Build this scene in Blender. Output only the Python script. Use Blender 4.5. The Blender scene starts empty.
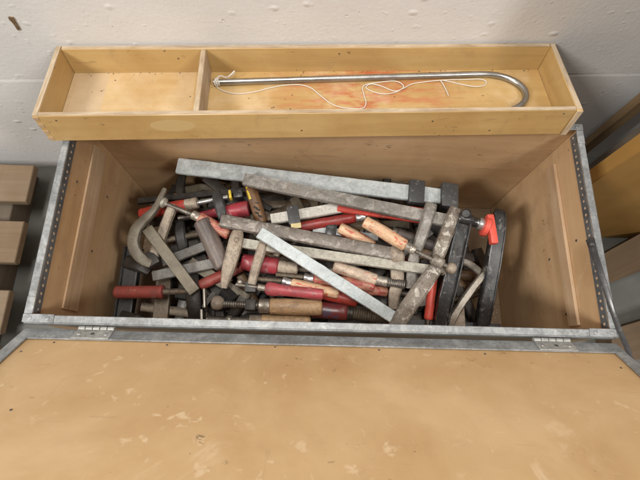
import bpy, bmesh, math, random
from mathutils import Vector, Matrix, Euler, noise as mnoise
V = Vector
random.seed(7)
scene = bpy.context.scene
COL = scene.collection
R = math.radians
RZ = .41          # height of the chest rim above the ground
W2 = .45          # half length of the chest
DY = .371         # depth of the chest
FZ = .030         # inner floor of the chest

# ------------------------------------------------------------------ camera
CAM = V((-.0253, -.0688, RZ + .6751))
AX = Matrix(((0, 0, 0),) * 3)
def cam_axes(p, y, r):
    fw = V((0, math.cos(p), -math.sin(p))); rt = V((1, 0, 0)); up = rt.cross(fw)
    Z = Matrix.Rotation(y, 3, 'Z')
    fw, rt, up = Z @ fw, Z @ rt, Z @ up
    return (math.cos(r) * rt + math.sin(r) * up, -math.sin(r) * rt + math.cos(r) * up, fw)
c_r, c_u, c_f = cam_axes(1.26756, -.069586, .0963)
F = 440.0
def ray(px, py): return c_f + c_r * ((px - 320) / F) - c_u * ((py - 240) / F)
def at(px, py, z):
    d = ray(px, py); return CAM + d * ((z - CAM.z) / d.z)
def aty(px, py, y):
    d = ray(px, py); return CAM + d * ((y - CAM.y) / d.y)
cd = bpy.data.cameras.new('camera'); cam = bpy.data.objects.new('camera', cd); COL.objects.link(cam)
M3 = Matrix((c_r, c_u, -c_f)).transposed()
cam.matrix_world = Matrix.Translation(CAM) @ M3.to_4x4()
cd.sensor_width = 36; cd.lens = 36 * F / 640; cd.clip_start = .01; cd.clip_end = 100
scene.camera = cam

# ------------------------------------------------------------------ materials
class NT:
    def __init__(s, name):
        s.m = bpy.data.materials.new(name); s.m.use_nodes = True
        s.t = s.m.node_tree; s.n = s.t.nodes; s.b = s.n['Principled BSDF']
        s.tc = s.n.new('ShaderNodeTexCoord'); s.oi = s.n.new('ShaderNodeObjectInfo')
    def link(s, a, b): s.t.links.new(a, b)
    def coords(s, scale=(1, 1, 1), jitter=True):
        mp = s.n.new('ShaderNodeMapping'); mp.inputs['Scale'].default_value = scale
        s.link(s.tc.outputs['Object'], mp.inputs['Vector'])
        if jitter:
            mu = s.n.new('ShaderNodeMath'); mu.operation = 'MULTIPLY'; mu.inputs[1].default_value = 37.0
            s.link(s.oi.outputs['Random'], mu.inputs[0]); s.link(mu.outputs[0], mp.inputs['Location'])
        return mp.outputs[0]
    def noise(s, vec, scale, detail=4, rough=.55, dist=0):
        n = s.n.new('ShaderNodeTexNoise'); n.inputs['Scale'].default_value = scale
        n.inputs['Detail'].default_value = detail; n.inputs['Roughness'].default_value = rough
        n.inputs['Distortion'].default_value = dist
        s.link(vec, n.inputs['Vector']); return n.outputs['Fac']
    def vor(s, vec, scale, feature='F1', out='Distance'):
        n = s.n.new('ShaderNodeTexVoronoi'); n.feature = feature; n.inputs['Scale'].default_value = scale
        s.link(vec, n.inputs['Vector']); return n.outputs[out]
    def ramp(s, fac, stops):
        n = s.n.new('ShaderNodeValToRGB'); e = n.color_ramp.elements
        while len(e) < len(stops): e.new(.5)
        for el, (p, c) in zip(e, stops):
            el.position = p; el.color = (*c, 1) if len(c) == 3 else c
        s.link(fac, n.inputs[0]); return n.outputs[0]
    def step(s, fac, a, b):
        return s.ramp(fac, [(a, (0, 0, 0)), (b, (1, 1, 1))])
    def math(s, op, a, b=None, c=None):
        n = s.n.new('ShaderNodeMath'); n.operation = op
        for i, x in enumerate((a, b, c)):
            if x is None: continue
            if isinstance(x, (int, float)): n.inputs[i].default_value = x
            else: s.link(x, n.inputs[i])
        return n.outputs[0]
    def mix(s, fac, a, b, mode='MIX'):
        n = s.n.new('ShaderNodeMix'); n.data_type = 'RGBA'; n.blend_type = mode
        for i, x in ((0, fac), (6, a), (7, b)):
            if isinstance(x, (int, float)): n.inputs[i].default_value = x
            elif isinstance(x, tuple): n.inputs[i].default_value = (*x, 1)
            else: s.link(x, n.inputs[i])
        return n.outputs[2]
    def bump(s, h, strength=.3, dist=.002):
        n = s.n.new('ShaderNodeBump'); n.inputs['Strength'].default_value = strength
        n.inputs['Distance'].default_value = dist
        s.link(h, n.inputs['Height']); s.link(n.outputs[0], s.b.inputs['Normal'])
    def color(s, c): s.set('Base Color', c)
    def set(s, k, v):
        if isinstance(v, (int, float)): s.b.inputs[k].default_value = v
        elif isinstance(v, tuple): s.b.inputs[k].default_value = (*v, 1)
        else: s.link(v, s.b.inputs[k])

def wood(name, c0, c1, c2, stretch=(3, 40, 40), blotch=6, spec=.35, rough=.5, specks=.0, scuff=0, scuffc=(.75, .6, .42), knots=True):
    t = NT(name)
    v = t.coords(stretch); u = t.coords((1, 1, 1))
    g = t.noise(v, 1.0, 6, .65, .6)
    base = t.ramp(g, [(.25, c0), (.5, c1), (.78, c2)])
    bl = t.noise(u, blotch, 4, .6, .5)
    base = t.mix(t.step(bl, .35, .75), base, t.mix(1.0, base, (.80, .72, .62), 'MULTIPLY'))
    if scuff:
        sc = t.coords((9, 12, 9) if scuff > .5 else (14, 9, 9)); a = t.step(t.noise(sc, 1.0, 5, .62, 1.2), .60, .70)
        b_ = t.step(t.noise(u, 4.0, 2, .5), .42, .62)
        base = t.mix(t.math('MULTIPLY', t.math('MULTIPLY', a, b_), scuff), base, scuffc)
        s2 = t.step(t.noise(t.coords((60, 22, 60) if scuff > .5 else (16, 90, 90)), 1.0, 2, .5, 1.5), .70, .74)
        base = t.mix(t.math('MULTIPLY', s2, scuff * .35), base, scuffc)
    if scuff > .5:
        fl_ = t.step(t.noise(t.coords((38, 44, 34)), 1.0, 3, .6, .3), .63, .70)
        fm = t.step(t.noise(u, 9, 3, .6), .42, .58)
        base = t.mix(t.math('MULTIPLY', t.math('MULTIPLY', fl_, fm), .6), base, scuffc)
    if specks:
        k1 = t.step(t.noise(t.coords((9, 130, 90)), 1.0, 2, .5, 1.2), .715, .735)
        base = t.mix(t.math('MULTIPLY', k1, .12 if scuff > .5 else .3), base, (.12, .08, .05))
        k2 = t.step(t.noise(t.coords((130, 12, 20)), 1.0, 2, .5, 1.0), .725, .745)
        base = t.mix(t.math('MULTIPLY', k2, .08 if scuff > .5 else .2), base, (.14, .09, .055))
        st_ = t.step(t.noise(u, 11, 6, .7, .8), .56, .70)
        base = t.mix(t.math('MULTIPLY', st_, .10 if scuff > .5 else .25), base, (.20, .135, .08))
        d = t.step(t.noise(t.coords((60, 110, 110)), 1.0, 3, .6, .8), .665, .71)
        e = t.step(t.noise(u, 7, 2), .5, .62)
        base = t.mix(t.math('MULTIPLY', t.math('MULTIPLY', d, e), specks), base, (.07, .045, .03))
    t.color(base)
    t.set('Roughness', t.ramp(bl, [(.2, (rough - .1,) * 3), (.8, (rough + .15,) * 3)]))
    t.set('Specular IOR Level', spec)
    t.bump(g, .12, .001)
    return t

def grime(t, base, amt, lt=1.0):
    u = t.coords()
    fine = t.step(t.noise(u, 260, 4, .7), .50, .68)
    base = t.mix(t.math('MULTIPLY', fine, .65 * amt + .16), base, (.06, .048, .037))
    lite = t.step(t.noise(u, 330, 3, .6), .64, .74)
    base = t.mix(t.math('MULTIPLY', lite, (.30 * amt + .08) * lt), base, (.52, .48, .42))
    mid = t.step(t.noise(u, 38, 6, .7, .6), .48, .72)
    return t.mix(t.math('MULTIPLY', mid, .85 * amt + .16), base, (.065, .05, .036))
def metal_mottled(name, a, b, c, rough=.5, metallic=.6, scale=45, rust=0, rustc=(.10, .05, .025), paint=0, paintc=(.55, .52, .46), dirt=.4):
    t = NT(name); u = t.coords()
    n1 = t.noise(u, scale, 6, .68, .3); n2 = t.noise(u, scale * .25, 3, .6)
    sp = t.vor(u, scale * 3.2, 'F1', 'Color')
    base = t.ramp(n1, [(.3, a), (.5, b), (.7, c)])
    sep = t.n.new('ShaderNodeSeparateColor'); t.link(sp, sep.inputs[0])
    base = t.mix(.22, base, t.ramp(sep.outputs[0], [(0, a), (1, c)]))
    base = t.mix(t.math('MULTIPLY', t.step(n2, .45, .7), dirt), base, tuple(x * .45 for x in a))
    met = None
    if rust:
        r_ = t.math('MULTIPLY', t.step(t.noise(u, scale * .6, 7, .7, .4), .52, .64), rust)
        base = t.mix(r_, base, rustc)
    if paint:
        p_ = t.math('MULTIPLY', t.step(t.noise(u, scale * .9, 8, .72, .8), .53, .57), paint)
        base = t.mix(p_, base, paintc)
        h = t.math('ADD', t.math('MULTIPLY', n1, .4), p_)
    else: h = n1
    base = grime(t, base, dirt)
    t.color(base); t.set('Metallic', metallic)
    t.set('Roughness', t.ramp(n1, [(.3, (rough - .12,) * 3), (.7, (rough + .15,) * 3)]))
    t.bump(h, .35, .0008)
    return t

def painted(name, c, worn=(.1, .08, .07), wear=.5, rough=.4, scale=40, fade=(1, 1, 1)):
    t = NT(name); u = t.coords()
    n = t.noise(u, scale, 6, .65, .5); m = t.noise(u, scale * .35, 4, .6)
    base = t.mix(t.step(m, .3, .75), c, tuple(min(1, x * .6) for x in c))
    base = t.mix(t.math('MULTIPLY', t.step(n, .58, .66), wear), base, worn)
    base = t.mix(t.math('MULTIPLY', t.step(t.noise(u, scale * 1.7, 4, .7), .62, .7), .35 * wear), base, (.6, .5, .45))
    base = grime(t, base, wear * .6, .25)
    t.color(base); t.set('Roughness', t.ramp(m, [(.3, (rough - .08,) * 3), (.7, (rough + .2,) * 3)]))
    t.bump(n, .15, .0006)
    return t

def handle_wood(name, c0, c1, c2, red=0, dirt=.4, redc=(.45, .05, .03)):
    t = NT(name); v = t.coords((18, 160, 160)); u = t.coords()
    g = t.noise(v, 1.0, 5, .6, .5)
    base = t.ramp(g, [(.3, c0), (.5, c1), (.7, c2)])
    if red:
        r_ = t.step(t.noise(t.coords((45, 130, 130)), 1.0, 5, .6, .6), .56 - .1 * red, .62 - .1 * red)
        base = t.mix(t.math('MULTIPLY', r_, .9), base, redc)
    d = t.step(t.noise(u, 55, 5, .65), .5, .72)
    base = t.mix(t.math('MULTIPLY', d, dirt), base, (.09, .06, .04))
    base = grime(t, base, dirt * .8)
    t.color(base); t.set('Roughness', .5); t.bump(g, .2, .0008)
    return t

MT = {}
MT['chest_ply'] = wood('chest_plywood', (.45, .29, .16), (.51, .34, .192), (.57, .39, .228), (2.5, 30, 30), 5, specks=.9, scuff=.25, scuffc=(.62, .47, .32)).m
MT['lid_ply'] = wood('lid_plywood', (.47, .31, .160), (.515, .347, .184), (.56, .386, .213), (5, 3.5, 5), 7, rough=.40, specks=.6, scuff=.60, scuffc=(.66, .505, .335)).m
MT['chest_floor'] = wood('shaded_chest_floor', (.115, .075, .042), (.16, .105, .06), (.21, .14, .08), (2.5, 30, 30), 12, specks=.9, rough=.5)  # chest floor: shade at the bottom painted in as darker plywood browns, plus specks
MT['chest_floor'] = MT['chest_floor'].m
MT['batten'] = wood('batten_pine', (.37, .245, .145), (.455, .315, .195), (.53, .385, .255), (4, 70, 70), 9, rough=.75).m
MT['ply_edge'] = wood('tray_edge', (.26, .19, .125), (.46, .36, .25), (.62, .51, .38), (14, 140, 400), 12, rough=.75).m
MT['board'] = wood('board_wood', (.16, .11, .06), (.21, .145, .08), (.26, .18, .105), (3, 50, 50), 5, rough=.65).m
MT['plank'] = wood('dark_plank_wood', (.085, .056, .032), (.12, .08, .046), (.16, .11, .064), (3, 50, 50), 5, rough=.65).m
MT['orange_board'] = wood('orange_board_wood', (.30, .165, .045), (.35, .195, .055), (.40, .225, .07), (2, 25, 25), 4, rough=.5).m
MT['grey_board'] = wood('weathered_board_wood', (.085, .068, .052), (.12, .097, .075), (.16, .13, .10), (3, 50, 50), 5, rough=.75).m
MT['pallet'] = wood('pallet_wood', (.185, .135, .088), (.22, .162, .108), (.255, .19, .128), (4, 60, 60), 6, rough=.75).m

# tray wood: varnished, yellower; the floor has red stains and a greyish worn patch
def tray_mat(name, floor=False, front=False):
    t = wood(name, (.43, .278, .108), (.50, .33, .135), (.56, .385, .172), (3, 42, 42), 7, spec=.5, rough=.34, specks=.7)
    base = t.b.inputs['Base Color'].links[0].from_socket
    sx = t.n.new('ShaderNodeSeparateXYZ'); t.link(t.tc.outputs['Object'], sx.inputs[0])
    X, Y, Z = sx.outputs
    u = t.coords((1, 1, 1), False)
    if floor:
        w = t.math('MULTIPLY', t.step(X, .485, .5), 1)      # placeholder remapped below
        m = t.math('MULTIPLY', t.math('LESS_THAN', t.math('ABSOLUTE', t.math('SUBTRACT', X, .10)), .16), 1.0)
        soft = t.math('SUBTRACT', 1.0, t.math('MULTIPLY', t.math('ABSOLUTE', t.math('SUBTRACT', X, .10)), 5.0))
        m = t.math('MULTIPLY', t.math('MAXIMUM', soft, 0.0), t.step(t.noise(t.coords((16, 60, 1), False), 1.0, 6, .7, .4), .44, .60))
        base = t.mix(t.math('MULTIPLY', m, .95), base, (.42, .075, .035))
        # pale worn rectangle in the left compartment
        r1 = t.math('MULTIPLY', t.math('LESS_THAN', t.math('ABSOLUTE', t.math('SUBTRACT', X, -.315)), .105), t.step(t.noise(u, 14, 5, .6), .3, .7))
        base = t.mix(t.math('MULTIPLY', r1, .6), base, (.62, .48, .32))
        r2 = t.math('LESS_THAN', t.math('ABSOLUTE', t.math('SUBTRACT', X, -.40)), .035)
        base = t.mix(t.math('MULTIPLY', r2, .55), base, (.47, .36, .25))
        pale = t.step(t.noise(u, 9, 4, .6), .5, .72)
        base = t.mix(t.math('MULTIPLY', pale, .5), base, (.70, .55, .38))
    if front:
        dx = t.math('DIVIDE', t.math('SUBTRACT', X, -.228), .036); dz = t.math('DIVIDE', t.math('SUBTRACT', Z, .033), .0135)
        rr = t.math('ADD', t.math('MULTIPLY', dx, dx), t.math('MULTIPLY', dz, dz))
        base = t.mix(t.math('MULTIPLY', t.math('LESS_THAN', rr, 1.0), .8), base, (.535, .385, .185))
    t.color(base)
    return t.m
MT['tray'] = tray_mat('tray_plywood'); MT['tray_floor'] = tray_mat('tray_floor_plywood', floor=True); MT['tray_front'] = tray_mat('tray_front_plywood', front=True)

MT['galv'] = metal_mottled('galvanised_edging', (.175, .183, .188), (.26, .27, .275), (.41, .415, .415), .48, .3, 42, dirt=.3, paint=.22, paintc=(.52, .52, .50)).m
MT['galv_bar'] = metal_mottled('galvanised_bar', (.33, .365, .37), (.44, .475, .48), (.57, .60, .60), .5, .3, 60, dirt=.18).m
MT['galv_old'] = metal_mottled('old_galvanised_bar', (.31, .29, .24), (.39, .365, .305), (.48, .455, .39), .5, .35, 70, rust=.15).m
MT['grey_worn'] = metal_mottled('worn_grey_bar', (.19, .175, .155), (.26, .24, .215), (.35, .325, .295), .55, .4, 60, rust=.35, rustc=(.17, .12, .08), paint=.35, paintc=(.5, .48, .45)).m
MT['brown_worn'] = metal_mottled('brown_stained_bar', (.14, .12, .105), (.20, .172, .15), (.29, .255, .225), .55, .4, 55, rust=.5, rustc=(.12, .085, .06), paint=.45, paintc=(.50, .46, .42)).m
MT['tan_cast'] = metal_mottled('dirty_cast_jaw', (.24, .19, .145), (.35, .285, .22), (.48, .40, .32), .6, .25, 90, rust=.55, rustc=(.20, .13, .08)).m
MT['olive_bar'] = metal_mottled('olive_brown_bar', (.10, .082, .055), (.14, .118, .082), (.19, .163, .12), .5, .35, 60, rust=.3).m
MT['flaky'] = metal_mottled('flaking_painted_jaw', (.17, .145, .12), (.23, .20, .165), (.31, .27, .23), .6, .3, 65, rust=.6, rustc=(.11, .06, .03), paint=.85, paintc=(.55, .51, .45)).m
MT['dark_steel'] = metal_mottled('dark_oily_steel', (.026, .023, .021), (.042, .037, .033), (.075, .067, .06), .5, .5, 60, rust=.4, rustc=(.07, .04, .025)).m
MT['slate'] = metal_mottled('slate_grey_iron', (.028, .028, .029), (.04, .04, .041), (.068, .067, .066), .5, .3, 50).m
MT['ferrule'] = metal_mottled('ferrule_steel', (.26, .225, .185), (.36, .32, .27), (.48, .44, .38), .4, .6, 80, rust=.35).m
MT['thread'] = metal_mottled('threaded_steel', (.17, .15, .13), (.27, .245, .215), (.40, .37, .33), .38, .75, 90, rust=.4).m
MT['thread_rust'] = metal_mottled('rusty_thread', (.13, .10, .07), (.20, .16, .12), (.27, .225, .17), .5, .5, 80, rust=.6, rustc=(.12, .065, .03)).m
MT['silver'] = metal_mottled('clean_steel', (.50, .50, .50), (.60, .60, .60), (.72, .72, .72), .3, .85, 80, dirt=.15).m
MT['chrome'] = metal_mottled('brushed_tube_steel', (.36, .35, .33), (.40, .39, .37), (.44, .43, .41), .30, .9, 12, dirt=.08)
MT['chrome'].set('Roughness', .36); MT['chrome'] = MT['chrome'].m
MT['black'] = painted('black_enamel', (.016, .0165, .018), (.20, .19, .18), .6, .27, 70)
MT['black_dusty'] = painted('dusty_black_enamel', (.04, .041, .043), (.17, .165, .16), .6, .42, 80)
MT['red'] = painted('red_plastic', (.52, .05, .032), (.14, .05, .04), .65, .38, 60)
MT['red_pad'] = painted('bright_red_pad', (.80, .10, .065), (.45, .07, .05), .25, .38, 50)
MT['red_dark'] = painted('dark_red_lacquer', (.30, .025, .022), (.08, .03, .03), .5, .28, 50)
MT['red_dull'] = painted('dull_red_plastic', (.33, .06, .045), (.14, .05, .04), .7, .48, 50)
MT['crimson'] = painted('crimson_plastic', (.34, .03, .045), (.62, .40, .38), .7, .42, 45)
MT['magenta'] = painted('faded_crimson_plastic', (.45, .07, .085), (.60, .38, .36), .7, .42, 55)
MT['slider'] = painted('black_slider', (.05, .05, .052), (.40, .38, .36), .55, .5, 75)
MT['yellow'] = painted('yellow_plastic', (.72, .52, .05), (.3, .2, .05), .3, .4, 60)
MT['sticker'] = painted('aged_yellow_sticker', (.62, .50, .25), (.3, .2, .1), .4, .6, 60)
MT['bluered'] = painted('blue_stained_red_handle', (.20, .03, .03), (.06, .065, .11), 1.0, .25, 22)
for k in ('black', 'black_dusty', 'red', 'red_pad', 'red_dark', 'red_dull', 'crimson', 'magenta', 'slider', 'yellow', 'sticker', 'bluered'): MT[k] = MT[k].m
MT['h_wood'] = handle_wood('beech_handle', (.40, .245, .125), (.52, .335, .18), (.63, .44, .26), 0, .42).m
MT['h_wood_red'] = handle_wood('beech_handle_red_paint', (.50, .31, .18), (.60, .39, .24), (.68, .48, .32), .05, .35, (.52, .07, .03)).m
MT['h_wood_pale'] = handle_wood('pale_beech_handle', (.42, .31, .23), (.53, .41, .31), (.62, .49, .38), -.3, .45).m
MT['h_red_wood'] = handle_wood('red_stained_beech', (.36, .14, .09), (.46, .20, .13), (.52, .27, .18), .5, .4, (.36, .04, .04)).m
MT['h_slate'] = handle_wood('dark_oiled_handle', (.07, .058, .058), (.125, .10, .092), (.20, .155, .125), 0, .4).m
MT['h_char'] = handle_wood('scorched_orange_handle', (.12, .052, .022), (.17, .08, .032), (.24, .125, .055), 0, .7).m
MT['h_brown'] = handle_wood('brown_oiled_handle', (.13, .075, .04), (.19, .115, .06), (.25, .16, .09), 0, .5).m
MT['pale_bar'] = metal_mottled('pale_smeared_bar', (.42, .39, .34), (.52, .49, .44), (.62, .60, .55), .6, .1, 60, rust=.4, rustc=(.25, .20, .15), dirt=.3).m
MT['c_cast'] = metal_mottled('grey_brown_casting', (.13, .11, .08), (.185, .16, .12), (.25, .22, .17), .55, .3, 60, rust=.25, dirt=.3).m
MT['grey_old'] = metal_mottled('old_grey_bar', (.13, .125, .115), (.19, .18, .165), (.27, .26, .24), .5, .3, 70, rust=.3).m
MT['hinge'] = metal_mottled('dull_hinge_steel', (.28, .28, .265), (.36, .355, .335), (.46, .455, .43), .5, .25, 80, dirt=.35, rust=.2).m
MT['string'] = NT('cotton_string'); MT['string'].color((.62, .57, .50)); MT['string'].set('Roughness', .9); MT['string'] = MT['string'].m
MT['strap'] = painted('black_webbing_strap', (.03, .03, .032), (.12, .12, .12), .4, .33, 60).m
MT['screw'] = painted('dark_screw_head', (.06, .05, .045), (.2, .17, .14), .5, .4, 90).m

# perforated inner flange of the metal edging
def perforated():
    t = NT('perforated_flange'); sx = t.n.new('ShaderNodeSeparateXYZ'); t.link(t.tc.outputs['Object'], sx.inputs[0])
    _, Y, Z = sx.outputs
    p = .0122
    fy = t.math('SUBTRACT', t.math('FRACT', t.math('DIVIDE', Y, p)), .5)
    a = t.math('MULTIPLY', fy, p); b = Z
    rr = t.math('SQRT', t.math('ADD', t.math('MULTIPLY', a, a), t.math('MULTIPLY', b, b)))
    wob = t.noise(t.coords((1, 1, 1)), 160, 2); hole = t.math('LESS_THAN', rr, t.math('MULTIPLY', wob, .0044))
    n = t.noise(t.coords(), 50, 5)
    base = t.ramp(n, [(.35, (.10, .105, .11)), (.65, (.17, .175, .18))])
    base = t.mix(hole, base, (.50, .36, .24))
    t.color(base); t.set('Roughness', .5); t.set('Metallic', t.math('MULTIPLY', t.math('SUBTRACT', 1.0, hole), .4))
    return t.m
MT['perf'] = perforated()

# wall: painted blockwork with nubs and pits
def wall_mat():
    t = NT('painted_blockwork'); u = t.coords((1, 1, 1), False)
    big = t.noise(u, 6, 4, .6); fine = t.noise(u, 120, 4, .6)
    nub = t.math('SUBTRACT', 1.0, t.step(t.vor(t.coords((24, 24, 34), False), 1.0), .06, .24))
    nub = t.math('MULTIPLY', nub, t.step(t.noise(u, 17, 3, .6), .50, .62))
    nub2 = t.math('SUBTRACT', 1.0, t.step(t.vor(t.coords((60, 60, 75), False), 1.0), .08, .30))
    nub = t.math('ADD', nub, t.math('MULTIPLY', t.math('MULTIPLY', nub2, .3), t.step(t.noise(u, 31, 3, .6), .52, .60)))
    pit = t.step(t.noise(t.coords((70, 70, 90), False), 1.0, 2, .5, .3), .74, .79)
    base = t.ramp(big, [(.3, (.70, .685, .672)), (.7, (.76, .752, .742))])
    base = t.mix(t.math('MULTIPLY', pit, .35), base, (.42, .38, .35))
    t.color(base); t.set('Roughness', .6); t.set('Specular IOR Level', .3)
    h = t.math('ADD', t.math('MULTIPLY', nub, .9), t.math('MULTIPLY', fine, .35))
    h = t.math('ADD', h, t.math('MULTIPLY', big, .8))
    h = t.math('SUBTRACT', h, t.math('MULTIPLY', pit, 1.2))
    t.bump(h, .55, .0025)
    return t.m
MT['wall'] = wall_mat()
def floor_mat():
    t = NT('concrete_floor'); u = t.coords((1, 1, 1), False)
    n = t.noise(u, 9, 7, .65); m = t.noise(u, 90, 4, .6)
    base = t.ramp(n, [(.3, (.095, .094, .084)), (.7, (.145, .143, .128))])
    base = t.mix(t.math('MULTIPLY', t.step(m, .6, .7), .3), base, (.12, .115, .10))
    t.color(base); t.set('Roughness', .55); t.bump(m, .2, .001)
    return t.m
MT['floor'] = floor_mat()

# ------------------------------------------------------------------ mesh building
class MB:
    def __init__(s): s.bm = bmesh.new()
    def add(s, other, mat=None):
        me = bpy.data.meshes.new('tmp'); other.to_mesh(me); other.free()
        if mat is not None: me.transform(mat)
        s.bm.from_mesh(me); bpy.data.meshes.remove(me)
        return s
    def box(s, c, ax, size, bev=.001, seg=1):
        b = bmesh.new(); bmesh.ops.create_cube(b, size=1)
        for v in b.verts: v.co = V((v.co.x * size[0], v.co.y * size[1], v.co.z * size[2]))
        if bev: bmesh.ops.bevel(b, geom=list(b.edges), offset=bev, segments=seg, affect='EDGES', profile=.6)
        X, Y, Z = ax
        m = Matrix((X, Y, Z)).transposed().to_4x4(); m.translation = c
        return s.add(b, m)
    def rings(s, rings, cap=True):
        vs = [[s.bm.verts.new(p) for p in r] for r in rings]
        n = len(vs[0])
        for a, b in zip(vs, vs[1:]):
            for i in range(n):
                try: s.bm.faces.new((a[i], a[(i + 1) % n], b[(i + 1) % n], b[i]))
                except ValueError: pass
        if cap:
            s.bm.faces.new(list(reversed(vs[0]))); s.bm.faces.new(vs[-1])
        return s
    def lathe(s, p0, p1, prof, seg=16, flat=1.0, up=V((0, 0, 1))):
        X, Y, Z = frame(p1 - p0, up); L = (p1 - p0).length
        rs = []
        for t, r in prof:
            c = p0 + X * (t * L)
            rs.append([c + Y * (r * math.cos(2 * math.pi * i / seg)) + Z * (r * flat * math.sin(2 * math.pi * i / seg)) for i in range(seg)])
        return s.rings(rs)
    def tube(s, pts, r, seg=10):
        rs = []
        up = V((.13, .21, 1))
        for i, p in enumerate(pts):
            a = pts[max(i - 1, 0)]; b = pts[min(i + 1, len(pts) - 1)]
            X, Y, Z = frame(b - a, up)
            q = r[i] if isinstance(r, (list, tuple)) else r
            rs.append([p + Y * (q * math.cos(2 * math.pi * k / seg)) + Z * (q * math.sin(2 * math.pi * k / seg)) for k in range(seg)])
        return s.rings(rs)
    def loft(s, st, up=V((0, 0, 1)), sec=None):
        # st: (point, width, height); chamfered rectangle section
        sec = sec or CH
        rs = []
        for i, (p, w, h) in enumerate(st):
            a = st[max(i - 1, 0)][0]; b = st[min(i + 1, len(st) - 1)][0]
            X, Y, Z = frame(b - a, up)
            rs.append([p + Y * (y * w) + Z * (z * h) for y, z in sec])
        return s.rings(rs)
    def prism(s, pts, n):
        return s.rings([pts, [p + n for p in pts]])
CH = [(-.5, -.32), (-.34, -.5), (.34, -.5), (.5, -.32), (.5, .32), (.34, .5), (-.34, .5), (-.5, .32)]
RD = [(.5 * math.cos(a) * (1 if abs(math.cos(a)) > .01 else 1), .5 * math.sin(a)) for a in [2 * math.pi * k / 12 for k in range(12)]]
IB = [(-.5, -.5), (-.38, -.5), (-.34, -.15), (.34, -.15), (.38, -.5), (.5, -.5), (.5, .46), (.47, .5), (.39, .5), (.34, .22), (-.34, .22), (-.39, .5), (-.47, .5), (-.5, .46)]
def frame(x, up=V((0, 0, 1))):
    X = V(x).normalized()
    if abs(X.dot(up.normalized())) > .97: up = V((0, 1, 0))
    Y = up.cross(X).normalized(); return X, Y, X.cross(Y)

def tag(o, label=None, cat=None, group=None, kind=None):
    if label: o['label'] = label
    if cat: o['category'] = cat
    if group: o['group'] = group
    if kind: o['kind'] = kind
    return o
def empty(name, loc, label, cat, group=None, rot=None):
    o = bpy.data.objects.new(name, None); COL.objects.link(o); o.location = loc; o.empty_display_size = .02
    if rot is not None: o.rotation_euler = rot
    return tag(o, label, cat, group)
def wm(o):
    m = o.matrix_basis.copy()
    while o.parent: o = o.parent; m = o.matrix_basis @ m
    return m
def part(root, name, mb, mat, axis=None, origin=None, local=False, smooth=38, sub=0):
    """one mesh object; vertices were collected in world space (or in the root's space when local)"""
    me = bpy.data.meshes.new(name); bmesh.ops.recalc_face_normals(mb.bm, faces=mb.bm.faces); mb.bm.to_mesh(me); mb.bm.free()
    o = bpy.data.objects.new(name, me); COL.objects.link(o)
    cs = [v.co for v in me.vertices]
    c = origin if origin is not None else sum(cs, V()) / len(cs)
    M = Matrix.Translation(c)
    if axis is not None:
        X, Y, Z = frame(axis); M = M @ Matrix((X, Y, Z)).transposed().to_4x4()
    if name in ('handle', 'bar', 'jaw', 'fixed_jaw', 'sliding_jaw', 'ferrule', 'nut', 'slide_block', 'pad_block'):
        sd = random.uniform(0, 50); am = .0008 if name == 'handle' else .0006
        for v in me.vertices:
            d_ = mnoise.noise_vector(v.co * 70 + V((sd, sd, 0))) * am + mnoise.noise_vector(v.co * 260 + V((0, sd, sd))) * am * .35
            v.co += d_
    me.transform(M.inverted())
    if root is not None:
        o.parent = root
        o.matrix_basis = M if local else wm(root).inverted() @ M
    else: o.matrix_basis = M
    me.materials.append(MT[mat])
    if smooth:
        for p in me.polygons: p.use_smooth = True
        me.set_sharp_from_angle(angle=R(smooth))
    return o
ID = (V((1, 0, 0)), V((0, 1, 0)), V((0, 0, 1)))
def bx(x0, x1, y0, y1, z0, z1, bev=.0012):
    return MB().box(V(((x0 + x1) / 2, (y0 + y1) / 2, (z0 + z1) / 2)), ID, (x1 - x0, y1 - y0, z1 - z0), bev)

# ------------------------------------------------------------------ setting
fl = part(None, 'floor', bx(-4, 4, -3, 2, -.05, 0, 0), 'floor', smooth=0); tag(fl, kind='structure')
WY = R(2.87)                                   # the wall is turned a little against the chest
def wally(x): return .4685 + .0562 * (x + .472)
wb = MB(); JZ = .357
prof = [(-.05, 0), (JZ - .008, .0002), (JZ - .003, .0008), (JZ - .0005, .0020), (JZ + .0006, .0016), (JZ + .001, 0), (JZ + .235, 0), (JZ + .238, .002), (JZ + .241, 0), (2.6, 0)]
rs = []
for x in (-3, 3):
    rs.append([V((x, wally(x) + d, z)) for z, d in prof] + [V((x, wally(x) + .2, 2.6)), V((x, wally(x) + .2, -.05))])
wb.rings(rs)
wl = part(None, 'wall', wb, 'wall', smooth=0, axis=V((1, .0562, 0))); tag(wl, kind='structure')
p0 = at(10, 17, .5); 
def onwall(px, py):
    d = ray(px, py); n = V((-.0562, 1, 0)); o = V((-.472, .4685, 0))
    return CAM + d * ((o - CAM).dot(n) / d.dot(n))
mk = MB()
ms = [onwall(8.5, 16.2), onwall(13.5, 16.8), onwall(15.5, 20.5), onwall(20.5, 29), onwall(18, 29.8), onwall(13, 22.5), onwall(9, 18.6)]
mk.prism([p + V((0, -.0015, 0)) for p in ms], V((0, .003, 0)))
part(wl, 'dirt_mark', mk, 'h_brown')

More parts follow.
